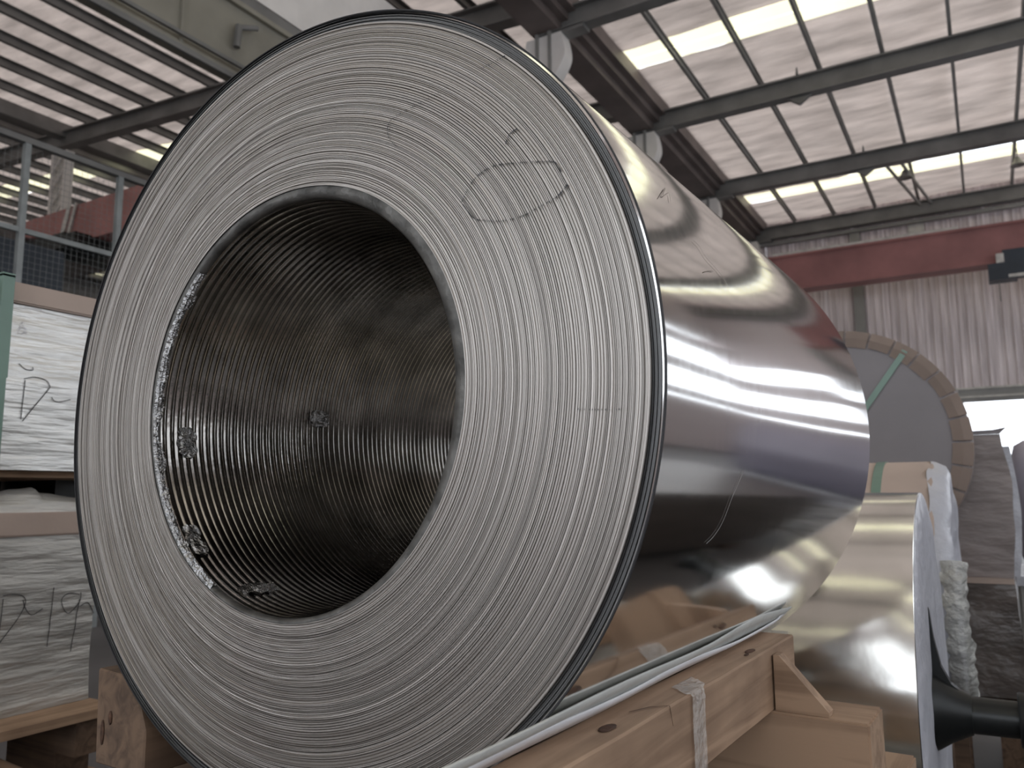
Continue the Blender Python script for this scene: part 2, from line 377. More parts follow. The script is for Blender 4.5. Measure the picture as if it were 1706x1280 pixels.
# ---- valley between the bays: gutter beam, columns with corbels, crane girder
gut = bmesh.new()
prism(gut, [(-6.75, 9.8), (-6.2, 9.8), (-6.2, 9.98), (-6.05, 9.98), (-6.05, 10.12), (-5.9, 10.12), (-5.9, 10.5), (-7.2, 11.2), (-7.2, 10.5), (-6.75, 10.5)], -12, 27.4)
gutter = link('valley_gutter_beam', gut, M['gutter']); tag(gutter, 'long brown stepped beam running under the roof valley above the columns', 'beam')
col_mesh = None
for i, y in enumerate((12.5, 17.3, 22.3, 27.0)):
    c = empty('column', (-6.5, y, 0))
    tag(c, ['grey building column nearest the coil, under the thickest roof rafter', 'grey building column under the second roof rafter from the coil', 'grey building column under the third roof rafter from the coil', 'grey building column against the far cladding wall'][i], 'column', 'columns along the roof valley')
    if i == 0:
        link('shaft', boxes(((-.16, -.2, 0), (-.10, .2, 9.78)), ((.10, -.2, 0), (.16, .2, 9.78)), ((-.10, -.03, 0), (.10, .03, 9.78))), M['steel_light'], c)
        prof = []
        for t in range(0, 13):
            u = t / 12; prof.append((.36 + .07 * math.sin(u * PI * 1.1) - (.22 * max(0, (u - .45) / .55) ** 1.3), 9.72 - .95 * u))
        prof = prof + [(-a, b) for a, b in prof[::-1]]
        bm = bmesh.new(); prism(bm, prof, -.16, .16); link('corbel', bm, M['white_beam'], c, 35)
        c0 = c
    else:
        for ch in c0.children:
            d = ch.copy(); C.objects.link(d); d.parent = c
gx = bmesh.new()
box(gx, (-7.04, -11.9, 5.92), (-6.86, 27.3, 5.97)); box(gx, (-7.0, -11.9, 5.97), (-6.92, 27.3, 6.78)); box(gx, (-7.04, -11.9, 6.78), (-6.86, 27.3, 6.84))
girder = link('crane_girder', gx, M['concrete']); tag(girder, 'long beige crane runway girder overhead at upper left', 'girder')
for y in range(-10, 26, 3):
    link('web_stiffener', boxes(((-6.92, y, 5.97), (-6.88, y + .03, 6.78))), M['concrete'], girder)
link('bottom_edge_strip', boxes(((-6.86, -12, 5.86), (-6.82, 27.3, 5.92)), ((-6.84, -12, 6.02), (-6.8, 27.3, 6.06))), M['steel'], girder)
bm = bmesh.new()
tube(bm, (-6.84, 5.95, 6.62), (-6.84, 5.7, 6.5), .035); tube(bm, (-6.84, 5.7, 6.52), (-6.84, 5.68, 6.25), .04)
tag(link('iron_hook', bm, M['steel']), 'small dark bent iron hook fixed to the beige girder', 'hook')
pb = link('valley_fascia', boxes(((-7.3, -12, 7.05), (-6.95, 9.6, 8.35))), M['white_beam']); tag(pb, 'pale plastered beam above the beige crane girder', 'beam')
bm = boxes(((-7.05, -12, 6.84), (-6.94, 27.3, 7.02))); tag(link('crane_rail', bm, M['steel']), 'dark rail lying on the beige girder', 'rail')
# far left column of the left bay
c = empty('column', (-22.2, 12.5, 0)); tag(c, 'pale lattice column standing in the left bay behind the red crane', 'column')
bm = bmesh.new()
for sx in (-.36, .26): box(bm, (sx, -.12, 0), (sx + .12, .12, 11.1))
link('chord', bm, M['white_beam'], c)
bm = boxes(((-.26, -.04, 0), (.26, .04, 11.1))); link('web', bm, M['white_panel'], c)
bm = bmesh.new()
for k in range(0, 22): tube(bm, (-.3, -.12, k * .5), (.3, -.12, k * .5 + .5), .03, 6)
link('lacing', bm, M['white_beam'], c)

# ---- overhead cranes
cr_ = empty('bridge_crane', (0, 25, 7.3)); tag(cr_, 'red bridge crane crossing in front of the ribbed far wall', 'crane')
link('main_beam', boxes(((-6.0, -.25, 0.14), (3.6, .25, 1.1)), ((-6.0, -.32, 1.1), (3.6, .32, 1.17)), ((-6.0, -.32, .07), (3.6, .32, .14))), M['red'], cr_)
link('trolley_rail', boxes(((-5.2, -.3, 1.17), (-.2, -.2, 1.25))), M['white_panel'], cr_)
link('end_truck', boxes(((3.35, -1.2, -.25), (3.75, 1.2, .06))), M['red'], cr_)
h = link('hoist', boxes(((.75, -.55, -.35), (1.6, .0, .35)), ((.4, -.6, -.45), (1.05, -.1, .0))), M['navy'], cr_)
link('motor_cover', boxes(((.6, -.62, .0), (.78, -.2, .25))), M['white_panel'], h)
link('side_strip', boxes(((.85, -.62, -.42), (1.4, -.58, -.34))), M['white_panel'], h)
link('hoist_rope', boxes(((.62, -.4, -1.0), (.64, -.38, -.4))), M['steel'], h)

tag(link('crane_girder', boxes(((3.3, 23.4, 6.45), (3.8, 27.3, 7.04))), M['steel_light']), 'unseen grey girder added under the right end of the red crane, for the coil to mirror', 'girder')  # girder and posts out of view, added for the coil side to mirror
for i, y in enumerate((23.5, 26.9)):
    tag(link('added_crane_post', boxes(((3.4, y, 0), (3.7, y + .3, 6.449))), M['steel_light']), 'grey post added under the right crane girder, outside the picture', 'column', 'added posts of the right crane girder')
cl_ = empty('bridge_crane', (0, 10.9, 7.3)); tag(cl_, 'orange red bridge crane seen through the mesh fence at left', 'crane')
bm = bmesh.new(); prism(bm, [(-20.6, .5), (-17.3, -.05), (-7.2, -.05), (-7.2, .95), (-20.6, .85)], -.3, .3); link('main_beam', bm, M['red'], cl_)
link('end_truck', boxes(((-21.3, -1.2, .1), (-20.5, 1.2, .7))), M['steel'], cl_)
link('hoist', boxes(((-19.6, -.6, -.55), (-18.0, .5, .12)), ((-18.6, -.7, -.3), (-17.4, .2, .0))), M['black'], cl_)
bm = bmesh.new(); tube(bm, (-18.6, -.34, .0), (-18.3, -.34, .9), .06, 6); tube(bm, (-18.35, -.34, .0), (-18.05, -.34, .9), .04, 6); link('cable', bm, M['white_panel'], cl_)
tag(link('crane_girder', boxes(((-21.4, -11.9, 6.6), (-20.5, 27.3, 6.66)), ((-21.05, -11.9, 6.66), (-20.85, 27.3, 7.2)), ((-21.4, -11.9, 7.2), (-20.5, 27.3, 7.26))), M['steel']), 'dark crane runway girder along the far side of the left bay', 'girder')

# ================================================================ MAIN COIL
RI, RO, LEN = .2525, .4491, .9865
CZ = 1.413; TH = -.0431
coil = empty('metal_coil', (-.676, .659, CZ), TH)
tag(coil, 'huge roll of aluminium sheet with open ridged core, resting on timber beams in the foreground', 'coil')
NS = 400; NW = 92
OFF = (-.0125, -.0018)
wr_rng = random.Random(3)
bm = bmesh.new(); rows = []; prof = []
drift = 0
R_FACE1 = RO - .0125
wd = [wr_rng.choice((.6, .8, 1, 1, 1.5)) for _ in range(NW)]; cum = [0]
for q in wd: cum.append(cum[-1] + q)
for k in range(NW):
    ra = RI + (R_FACE1 - RI) * cum[k] / cum[-1]; rb = RI + (R_FACE1 - RI) * cum[k + 1] / cum[-1]
    drift = drift * .86 + wr_rng.gauss(0, .00016); z = drift + wr_rng.gauss(0, .0002)
    g = .0012 if wr_rng.random() < .7 else .0022
    ph = wr_rng.uniform(0, 6.28); am = abs(wr_rng.gauss(0, .00028)); w_ = rb - ra
    prof.append((ra + w_ * .14, z, ph, am)); prof.append((rb - w_ * .22, z + wr_rng.gauss(0, .00008), ph, am)); prof.append((rb - w_ * .03, z + g, ph, am))
for r, z, ph, am in prof:
    s = (r - RI) / (RO - RI); row = []
    for i in range(NS):
        a = 2 * PI * i / NS; e = .9872 * (1 - s) + .9963 * s
        ca_, sa_ = math.cos(a), math.sin(a)
        row.append(bm.verts.new((OFF[0] * (1 - s) + r * (2 - e) * ca_, z + am * math.sin(a * 1.0 + ph), OFF[1] * (1 - s) + r * e * sa_)))
    rows.append(row)
for A_, B_ in zip(rows, rows[1:]):
    for i in range(NS): bm.faces.new((A_[i], A_[(i + 1) % NS], B_[(i + 1) % NS], B_[i]))
link('wound_edge_face', bm, M['edge'], coil)
# the last few wraps, loose and a little set back
prof = []
for k in range(7):
    ra = R_FACE1 - .0004 + k * .0018; z = .0035 + (.0012 if k % 2 else 0) + (.003 if k == 5 else 0)
    prof += [(ra, .006), (ra, z), (ra + .0012, z), (ra + .0014, .006)]
def loose(r, t, a): return (r + .0006 * math.sin(a * 2 + 1), t + .0015 * math.sin(a + .8))
link('loose_outer_wraps', lathe(prof, 300, fn=loose), M['outer_wrap'], coil)
link('outer_edge_line', lathe([(RO - .0009, .006), (RO - .0009, .0012), (RO + .0003, .0012), (RO + .0003, .0045)], 300, fn=loose), M['dark_edge'], coil)
# side
prof = [(RO - .003, .0045), (RO, .005)] + [(RO, .005 + (LEN - .006) * k / 24) for k in range(1, 25)] + [(RI, LEN)]
def side(r, t, a):
    if r < RO - .001: return (r, t)
    return (r + .0004 * noise.noise(Vector((math.cos(a) * 1.5, t * 1.8, math.sin(a) * 1.5))), t)
link('side_surface', lathe(prof, 360, fn=side), M['roll'], coil, 40)
# ridged core sleeve
bm = lathe([(RI + .0015, .0015), (RI - .004, .001), (RI - .010, .002), (RI - .0125, .006), (RI - .0125, .010)], 220)
for v in bm.verts:
    u = min(1, max(0, (RI + .0015 - math.hypot(v.co.x, v.co.z)) / .013))
    v.co.x = v.co.x * (1.013 * (1 - u) + 1.016 * u) + OFF[0] - .004 * u; v.co.z = v.co.z * (.987 * (1 - u) + 1.003 * u) + OFF[1] - .004 * u
link('core_lip', bm, M['lip'], coil, 60)
prof = [(RI - .0122, .0085)]
t = .009; PITCH = .0115
while t < LEN - .01:
    for q in range(8): prof.append((RI - .0125 + .0028 * (1 - abs(math.sin(PI * q / 8)) ** .8) - .0, t + PITCH * q / 8))
    t += PITCH
def core(r, t, a):
    return (r + .0012 * noise.noise(Vector((math.cos(a) * 2, t * 6, math.sin(a) * 2))), t + (PITCH * a / (2 * PI) if .008 < t else 0) * 0 + .004 * math.sin(a + 1) * min(1, t * 8))
bm = lathe(prof, 220, fn=core)
SX, SZ = OFF[0] - .004, OFF[1] - .004
for v in bm.verts: v.co.x = v.co.x * 1.016 + SX; v.co.z = v.co.z * 1.003 + SZ
link('core_sleeve', bm, M['bore'], coil, 180)
# crumpled foil round the mouth of the core
bm = bmesh.new(); rows = []
n = 420
for j in range(7):
    row = []
    for i in range(n):
        a = math.radians(-118 - 110 * i / (n - 1)) ; t = .001 + (.009 + .009 * noise.noise(Vector((i * .03, 0, 1)))) * j / 6
        jag = .0020 * noise.noise(Vector((i * .45, j * .9, 5))) + .0025 * noise.noise(Vector((i * .12, j * .5, 2)))
        r = RI - .0135 + jag + (.004 if j == 0 else 0) - (.002 if j == 3 else 0)
        row.append(bm.verts.new((SX + 1.016 * r * math.cos(a), t, SZ + 1.003 * r * math.sin(a))))
    rows.append(row)
for A_, B_ in zip(rows, rows[1:]):
    for i in range(n - 1): bm.faces.new((A_[i], A_[i + 1], B_[i + 1], B_[i]))
link('crumpled_foil', bm, M['foil'], coil)
def patch(name, ang, t0, t1, half, seed, depth=.004):
    bm = bmesh.new(); g = []
    for j in range(9):
        row = []
        for i in range(13):
            u, v = i / 12, j / 8; a = math.radians(ang + half * (2 * u - 1) * (1 - .35 * abs(2 * v - 1) ** 3)); t = t0 + (t1 - t0) * v + .002 * math.sin(u * 9)
            r = RI - .0135 - .0005 + depth * noise.noise(Vector((u * 5 + seed, v * 4, seed)))
            row.append(bm.verts.new((SX + 1.016 * r * math.cos(a), t, SZ + 1.003 * r * math.sin(a))))
        g.append(row)
    for A_, B_ in zip(g, g[1:]):
        for i in range(12): bm.faces.new((A_[i], A_[i + 1], B_[i + 1], B_[i]))
    link(name, bm, M['foil'], coil, 30)
patch('torn_foil', 188, .034, .062, 5.0, 2); patch('torn_foil', 176, .27, .31, 3.2, 5); patch('torn_foil', 222, .012, .035, 6, 9); patch('torn_foil', 246, .03, .085, 3, 12, .006)
# scrawl and scratches on the outer skin
def skin(l, wid, mat, name):
    bm = bmesh.new(); prev = None
    pts = [Vector(((RO + .0011) * math.cos(a), t, (RO + .0011) * math.sin(a))) for a, t in smooth_line(l, 6)]
    for i, p in enumerate(pts):
        nn = Vector((p.x, 0, p.z)).normalized(); d = (pts[min(i + 1, len(pts) - 1)] - pts[max(i - 1, 0)]).normalized(); q = d.cross(nn) * wid / 2
        cur = (bm.verts.new(p + q), bm.verts.new(p - q))
        if prev: bm.faces.new((prev[0], prev[1], cur[1], cur[0]))
        prev = cur
    return link(name, bm, mat, coil)
skin([(.33, .1482), (.3236, .1627), (.3006, .1731), (.2793, .2068), (.2557, .2224)], .0009, M['faint_ink'], 'pen_scrawl')
skin([(.2489, .1477), (.262, .166), (.2714, .1846)], .0009, M['faint_ink'], 'pen_scrawl')
skin([(.3991, .087), (.4733, .1391), (.4183, .1045), (.4594, .1409), (.4234, .128)], .0009, M['faint_ink'], 'pen_scrawl')
skin([(-.1976, .2334), (-.2321, .2202), (-.266, .2089), (-.3209, .1986), (-.3536, .1834), (-.3687, .1682)], .0012, M['scratch'], 'scratch')
# marker loops drawn across the sheet edges: broken into dashes
marks = [[(.2931, .3196), (.2824, .3177), (.2607, .3143)], [(.2128, .3056), (.1944, .3022), (.1729, .2987), (.1564, .2961), (.1438, .2917), (.1397, .2837), (.1427, .2717), (.1554, .2573)],
         [(.3071, .2396), (.298, .2359), (.2933, .227)], [(.2406, .1799), (.2504, .1943), (.2625, .2039), (.2791, .2081), (.2976, .2064), (.3178, .203), (.3332, .1999), (.3481, .1957), (.3553, .1844)],
         [(.3613, .1707), (.3538, .1638), (.3453, .1598), (.3281, .1548), (.3126, .1505), (.2901, .1501), (.2693, .1544), (.2563, .1589), (.2479, .1681), (.2418, .1766)], [(.3669, -.0379), (.385, -.0395), (.4099, -.0407)]]
bm = bmesh.new()
for li, l in enumerate(marks):
    pts = smooth_line(l, 8); acc = 0
    for a, b in zip(pts, pts[1:]):
        n_ = max(1, int(math.dist(a, b) / .0019))
        for q in range(n_):
            if random.random() < (.2 if li in (0, 1, 5) else .1): continue
            x = a[0] + (b[0] - a[0]) * q / n_; z = a[1] + (b[1] - a[1]) * q / n_; rr = math.hypot(x, z)
            er = Vector((x, 0, z)) / rr; et = Vector((-er.z, 0, er.x)); s = random.uniform(.7, 1.15) * (.8 if li in (0, 1, 5) else 1.05)
            p = Vector((x, -.0021, z)); vs = [bm.verts.new(p + er * .0005 * s * i_ + et * .00115 * s * j_) for i_, j_ in ((-1, -1), (1, -.7), (1, 1), (-1, .7))]; bm.faces.new(vs)
tag(link('ink_marking', bm, M['ink'], coil), kind='stuff')

# ---------------------------------------------------------------- cradle timbers (same heading as the coil)
def in_frame(name, label, cat, group=None, z=0):
    o = empty(name, (-.676, .659, z), TH); tag(o, label, cat, group); return o
def timber_prism(name, prof, y0, y1, mat, parent, smooth=None):
    """prism along y, mesh turned so that the grain (local X) follows its length"""
    bm = bmesh.new(); prism(bm, prof, y0, y1)
    bmesh.ops.recalc_face_normals(bm, faces=bm.faces)
    bmesh.ops.bevel(bm, geom=bm.edges[:], offset=.0022, segments=1, affect='EDGES')
    bmesh.ops.subdivide_edges(bm, edges=[e for e in bm.edges if abs(e.verts[0].co.y - e.verts[1].co.y) > .3], cuts=14)
    for v in bm.verts:
        v.co.x += .0014 * noise.noise(Vector((v.co.y * 7, v.co.x * 9, 1))); v.co.z += .0014 * noise.noise(Vector((v.co.y * 6, v.co.z * 9, 4)))
    bmesh.ops.rotate(bm, verts=bm.verts, cent=(0, 0, 0), matrix=Matrix.Rotation(-PI / 2, 3, 'Z'))
    o = link(name, bm, mat, parent); o.rotation_euler = (0, 0, PI / 2); return o
TZ = CZ - .338
rb_ = in_frame('cradle_beam', 'knotty pale timber beam under the coil, along the right lower edge', 'timber', z=TZ)
timber_prism('timber', [(.355, 0), (.300, 0), (.245, -.047), (.245, -.088), (.355, -.088)], -.32, .737, M['wood'], rb_)
def knot(x, y, rx, ry, parent, z=.0006):
    bm = bmesh.new()
    bmesh.ops.create_icosphere(bm, subdivisions=2, radius=1)
    for v in bm.verts: v.co = Vector((x + v.co.x * rx * (1 + .3 * noise.noise(v.co * 2)), y + v.co.y * ry, z + v.co.z * .0012))
    return link('knot', bm, M['knot'], parent, 180)
knot(.334, .11, .007, .016, rb_); knot(.337, .565, .006, .018, rb_); knot(.341, .535, .003, .008, rb_)
bm = bmesh.new(); ribbon(bm, [(.329, .17, .0017), (.340, .20, .0018), (.3555, .215, .0017), (.3568, .22, -.02)], (0, 0, 1), .0018)
link('crack', bm, M['knot'], rb_)
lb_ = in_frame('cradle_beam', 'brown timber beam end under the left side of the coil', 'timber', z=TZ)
timber_prism('timber', [(-.357, .003), (-.299, .0), (-.262, -.032), (-.248, -.062), (-.248, -.115), (-.352, -.115)], .002, .737, M['wood_dim'], lb_)
bm = bmesh.new(); bmesh.ops.create_icosphere(bm, subdivisions=2, radius=1)
for v in bm.verts: v.co = Vector((-.338 + v.co.x * .004, .001 + v.co.y * .0012, -.075 + v.co.z * .016))
link('knot', bm, M['knot'], lb_, 180)
bm = bmesh.new(); bmesh.ops.create_icosphere(bm, subdivisions=2, radius=1)
for v in bm.verts: v.co = Vector((-.322 + v.co.x * .004, .001 + v.co.y * .0012, -.055 + v.co.z * .009))
link('knot', bm, M['knot'], lb_, 180)

# pallet the cradle stands on: cross blocks, runners
pal = in_frame('coil_pallet', 'rough timber pallet frame carrying the two cradle beams', 'pallet', z=TZ - .088)
def block(name, lo, hi, mat, parent=pal, bev=.003): return centered(name, lo, hi, mat, parent, bev)
block('cross_block', (.20, .60, -.115), (.485, .71, -.0), M['wood'])
block('cross_block', (-.36, .60, -.115), (.195, .71, -.028), M['wood_dim'])
block('cross_block', (-.36, .10, -.115), (.20, .20, -.028), M['wood_dim'])
block('cross_block', (-.36, -.22, -.145), (.30, -.12, -.028), M['wood_dim'])
block('runner', (-.36, -.10, -.21), (-.26, .85, -.145), M['wood_dim'])
block('runner', (-.05, -.35, -.21), (.05, .85, -.145), M['wood_dim'])
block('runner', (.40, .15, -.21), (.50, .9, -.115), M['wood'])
# wedge standing at the end of the beam, on the cross block
wz = in_frame('wedge', 'pale triangular timber wedge standing beside the end of the beam', 'wedge', z=TZ - .088)
bm = bmesh.new(); prism(bm, [(.358, 0), (.432, 0), (.432, .006), (.366, .078), (.358, .078)], .606, .632)
link('timber', bm, M['wood'], wz)
wz.location.z = TZ - .088 + .0005

# foam strips between coil and beam
def strip(name, label, prof, y0, y1, mat, wob, group=None):
    bm = bmesh.new(); rows = []; n = 60
    for j in range(n + 1):
        y = y0 + (y1 - y0) * j / n; row = []
        for i, (x, z) in enumerate(prof):
            dx, dz = wob(y, i / (len(prof) - 1)); row.append(bm.verts.new((x + dx, y, z + dz)))
        rows.append(row)
    for A_, B_ in zip(rows, rows[1:]):
        for i in range(len(prof) - 1): bm.faces.new((A_[i], A_[i + 1], B_[i + 1], B_[i]))
    o = link(name, bm, mat, None, 180); o.location = (-.676, .659, CZ); o.rotation_euler = (0, 0, TH)
    s = o.modifiers.new('thick', 'SOLIDIFY'); s.thickness = .0022; s.offset = 0
    tag(o, label, 'foam', group); return o
def w1(y, u):
    g = max(0, min(1, (y - .30) / .25)) * max(0, min(1, (.86 - y) / .2))
    return (.001 * math.sin(y * 11), (-.0045 * g * (u)) + .0012 * math.sin(y * 17 + 2) * u + (.004 if y > .76 else 0) * u)
def w2(y, u): return (.0010 * math.sin(y * 9 + 1) * u, .0016 * math.sin(y * 13) * u + .006 * u * max(0, min(1, (y - .4) / .2)) * max(0, min(1, (.8 - y) / .2)))
strip('foam_strip', 'white foam strip lying on the beam edge under the coil', [(.298, -.3352), (.306, -.3335), (.316, -.3260), (.329, -.3150)], -.30, .80, M['foam'], w1)
strip('foam_sheet', 'greyish padding sheet curling up between coil and white foam strip', [(.3085, -.3300), (.3185, -.3215), (.3290, -.3120), (.3400, -.3005)], -.30, .79, M['foam_grey'], w2)
# clear tape over beam edge
bm = bmesh.new(); rows = []
path = [(.325, .0005 - .0), (.335, .001), (.345, .0012), (.3565, .0012), (.3572, -.010), (.3572, -.03), (.3572, -.06), (.3572, -.088)]
path2 = []
for (a, b), (c_, d_) in zip(path, path[1:]):
    for q in range(4): path2.append((a + (c_ - a) * q / 4, b + (d_ - b) * q / 4))
path2.append(path[-1])
for i, (x, z) in enumerate(path2):
    row = []
    for j in range(9):
        wv = .0012 * abs(noise.noise(Vector((i * .9, j * .8, 3)))) + .0006
        y = .325 + .05 * (j / 8 - .5) * (1.25 if x < .356 else .8) - .055 * max(0, (x - .325) / .03) * .5
        row.append(bm.verts.new((x + (wv * 1.5 if z < .001 else 0), y, z + (wv * 2 if x < .3565 else 0))))
    rows.append(row)
for A_, B_ in zip(rows, rows[1:]):
    for i in range(8): bm.faces.new((A_[i], A_[i + 1], B_[i + 1], B_[i]))
o = link('packing_tape', bm, M['tape']); o.location = (-.676, .659, TZ); o.rotation_euler = (0, 0, TH); tag(o, 'crinkled clear packing tape stuck over the edge of the pale beam', 'tape')

# what the pallet stands on, out of the picture below
sup = in_frame('support_pack', 'wrapped sheet pack below the coil pallet', 'pack', z=0)
centered('wrap', (-.72, -.38, .12), (.55, .95, TZ - .088 - .21), M['silver_dull'], sup, .006)
for y in (-.3, .25, .8): centered('skid', (-.72, y, 0), (.55, y + .1, .12), M['wood_dim'], sup)

# ================================================================ WRAPPED PACKS AT LEFT
FX = -2.1
def wrap_front(z0, z1, y0, y1, xs, seed, amp):
    """front skin of a wrapped pack: rows of wrinkles, xs(z) = how far forward"""
    bm = bmesh.new(); ny = 90; nz = 44; g = []
    for j in range(nz + 1):
        z = z0 + (z1 - z0) * j / nz; row = []
        for i in range(ny + 1):
            y = y0 + (y1 - y0) * i / ny
            row.append(bm.verts.new((front_x(y, z, xs, seed, amp), y, z)))
        g.append(row)
    for A_, B_ in zip(g, g[1:]):
        for i in range(ny): bm.faces.new((A_[i], A_[i + 1], B_[i + 1], B_[i]))
    # sides, top, bottom back to a flat back
    bx = FX - 1.0
    c = [bm.verts.new(p) for p in ((bx, y0, z0), (bx, y1, z0), (bx, y1, z1), (bx, y0, z1))]
    bm.faces.new(c); bm.faces.new([g[0][i] for i in range(ny + 1)] + [c[1], c[0]]); bm.faces.new([g[-1][i] for i in range(ny, -1, -1)] + [c[3], c[2]])
    bm.faces.new([g[j][0] for j in range(nz, -1, -1)] + [c[0], c[3]]); bm.faces.new([g[j][-1] for j in range(nz + 1)] + [c[2], c[1]])
    return bm
def front_x(y, z, xs, seed, amp):
    return FX + xs(z) + amp * (noise.noise(Vector((y * 2.5, z * 26, seed))) + .6 * noise.noise(Vector((y * 5 + z * 9, z * 14, seed + 3))))
def ink(strokes, xs, seed, amp, parent, wid=.002):
    bm = bmesh.new()
    for s in strokes:
        pts = [(front_x(y, z, xs, seed, amp) + .0022, y, z) for y, z in smooth_line(s, 6)]
        ribbon(bm, pts, (1, 0, 0), wid)
    tag(link('handwriting', bm, M['ink'], parent), 'handwritten black marker scrawl')
UP = [[(1.1131, 1.6417), (1.128, 1.6292), (1.147, 1.6283), (1.1473, 1.6367)], [(1.1278, 1.6002), (1.1236, 1.4994)], [(1.1252, 1.6033), (1.153, 1.6106), (1.1799, 1.6065), (1.1907, 1.5929), (1.1867, 1.5802), (1.1539, 1.533), (1.1285, 1.495)], [(1.1978, 1.5626), (1.2058, 1.5535), (1.2208, 1.553), (1.2482, 1.5617)]]
LO = [[(1.2367, 1.0736), (1.2362, 1.0209), (1.2351, .9254)], [(1.1138, 1.0579), (1.1123, .9477)], [(1.1121, 1.0664), (1.1352, 1.0667), (1.1612, 1.0594), (1.1683, 1.0405), (1.1512, 1.0031), (1.114, .9475)], [(1.1619, 1.0497), (1.1711, 1.0259), (1.1877, 1.0108), (1.2132, 1.0237)], [(1.3072, 1.0485), (1.2782, 1.0545), (1.2604, 1.0416), (1.2671, 1.0172), (1.2849, 1.0032), (1.3085, 1.0303), (1.31, 1.0542)], [(1.308, 1.0363), (1.3033, .965), (1.2981, .9036)], [(1.3125, 1.0178), (1.3315, 1.0246), (1.3533, .9946)]]
Y0 = -.2
xu = lambda z: -.035 * max(0, (z - 1.59) / .21)
p1 = empty('wrapped_pack', (0, 0, 0)); tag(p1, 'silver wrapped sheet pack with tan card lid and green strap, upper of the left stack', 'pack')
link('silver_wrap', wrap_front(1.372, 1.80, Y0, 1.50, xu, 1, .0016), M['silver_wrap'], p1, 50)
centered('card_lid', (FX - 1.02, Y0 - .01, 1.801), (FX - .022, 1.51, 1.855), M['kraft'], p1, .004)
link('strap', boxes(((FX - .02, 1.052, 1.60), (FX + .006, 1.082, 1.866)), ((FX - 1.02, 1.052, 1.857), (FX + .006, 1.082, 1.862)), ((FX + .002, 1.052, 1.372), (FX + .006, 1.079, 1.60))), M['strap'], p1)
ink(UP, xu, 1, .0016, p1)
bm = bmesh.new()
for j in range(26):
    a, b = random.uniform(0, 1), random.uniform(0, 1)
    if a + b > 1: a, b = 1 - a, 1 - b
    y = 1.108 + a * .03 + b * .016; z = 1.722 + b * .035 + random.uniform(-.003, .003); s = random.uniform(.002, .005); x = front_x(y, z, xu, 1, .0016) + .0015
    vs = [bm.verts.new((x + random.uniform(0, .002), y + s * math.cos(t + j), z + s * math.sin(t + j) * .6)) for t in (0, 2, 4)]; bm.faces.new(vs)
tag(link('film_wrinkle', bm, M['foam'], p1), kind='stuff')
# pallet between the two packs
pb1 = empty('wooden_pallet', (0, 0, 0)); tag(pb1, 'thin board pallet in the dark gap between the two left packs', 'pallet')
for k in range(5): centered('deck_board', (FX - .98 + k * .2, Y0, 1.355), (FX - .84 + k * .2 - (0 if k < 4 else .005), 1.5, 1.371), M['wood'], pb1)
for y in (0.0, .7): centered('stringer', (FX - .98, y, 1.2665), (FX - .05, y + .08, 1.3545), M['black'], pb1)  # stringers coloured black for the shade inside the gap
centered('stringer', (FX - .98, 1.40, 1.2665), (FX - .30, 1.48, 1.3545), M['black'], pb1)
link('gap_shade_board', boxes(((FX - .6, Y0, 1.268), (FX - .58, 1.39, 1.354))), M['black'], pb1)  # black board filling the gap, its colour standing in for shade
# rumpled film lying on the lower pack
bm = bmesh.new(); g = []
for j in range(9):
    row = []
    for i in range(50):
        y = .95 + .55 * i / 49; h = .052 * math.exp(-((y - 1.2) / .16) ** 2) * (1 if y < 1.2 else .75) + .012
        a = PI * j / 8; row.append(bm.verts.new((FX - .06 + .05 * math.cos(a), y, 1.2655 + h * math.sin(a) * (1 + .15 * noise.noise(Vector((y * 20, j, 3)))))))
    g.append(row)
for A_, B_ in zip(g, g[1:]):
    for i in range(49): bm.faces.new((A_[i], A_[i + 1], B_[i + 1], B_[i]))
tag(link('rumpled_film', bm, M['silver_dull'], None, 60), 'rumpled silvery film bulging out between the two left packs', 'film')
xl = lambda z: -.006 * math.sin((z - .8) * 14)
p2 = empty('wrapped_pack', (0, 0, 0)); tag(p2, 'dull wrinkled wrapped sheet pack with large handwriting, lower of the left stack', 'pack')
link('silver_wrap', wrap_front(.775, 1.205, Y0, 1.352, xl, 7, .0035), M['silver_dull'], p2, 50)
centered('card_lid', (FX - 1.02, Y0 - .01, 1.206), (FX + .008, 1.355, 1.2655), M['kraft'], p2, .004)
ink(LO, xl, 7, .0035, p2)
pb2 = empty('wooden_pallet', (0, 0, 0)); tag(pb2, 'pale timber pallet under the lower left pack', 'pallet')
for k in range(6): centered('deck_board', (FX - .98 + k * .19, Y0, .752), (FX - .83 + k * .19, 1.36, .774), M['wood'], pb2)
for y in (-.15, .55, 1.26): centered('stringer', (FX - 1.0, y, .665), (FX + .10, y + .09, .7515), M['wood_dim'], pb2)
for y in (-.15, .55, 1.26): centered('block', (FX - .2, y, .60), (FX + .02, y + .09, .6645), M['wood_dim'], pb2)
centered('base_board', (FX - .10, -.2, .575), (FX + .04, 1.37, .5995), M['wood'], pb2)
p3 = empty('wrapped_pack', (0, 0, 0)); tag(p3, 'wrapped pack at the bottom of the left stack, almost out of view', 'pack')
centered('silver_wrap', (FX - 1.0, Y0, .13), (FX + .03, 1.33, .574), M['silver_dull'], p3, .01)
for y in (-.1, 1.2): centered('skid', (FX - 1.0, y, 0), (FX + .03, y + .1, .13), M['wood_dim'], p3)
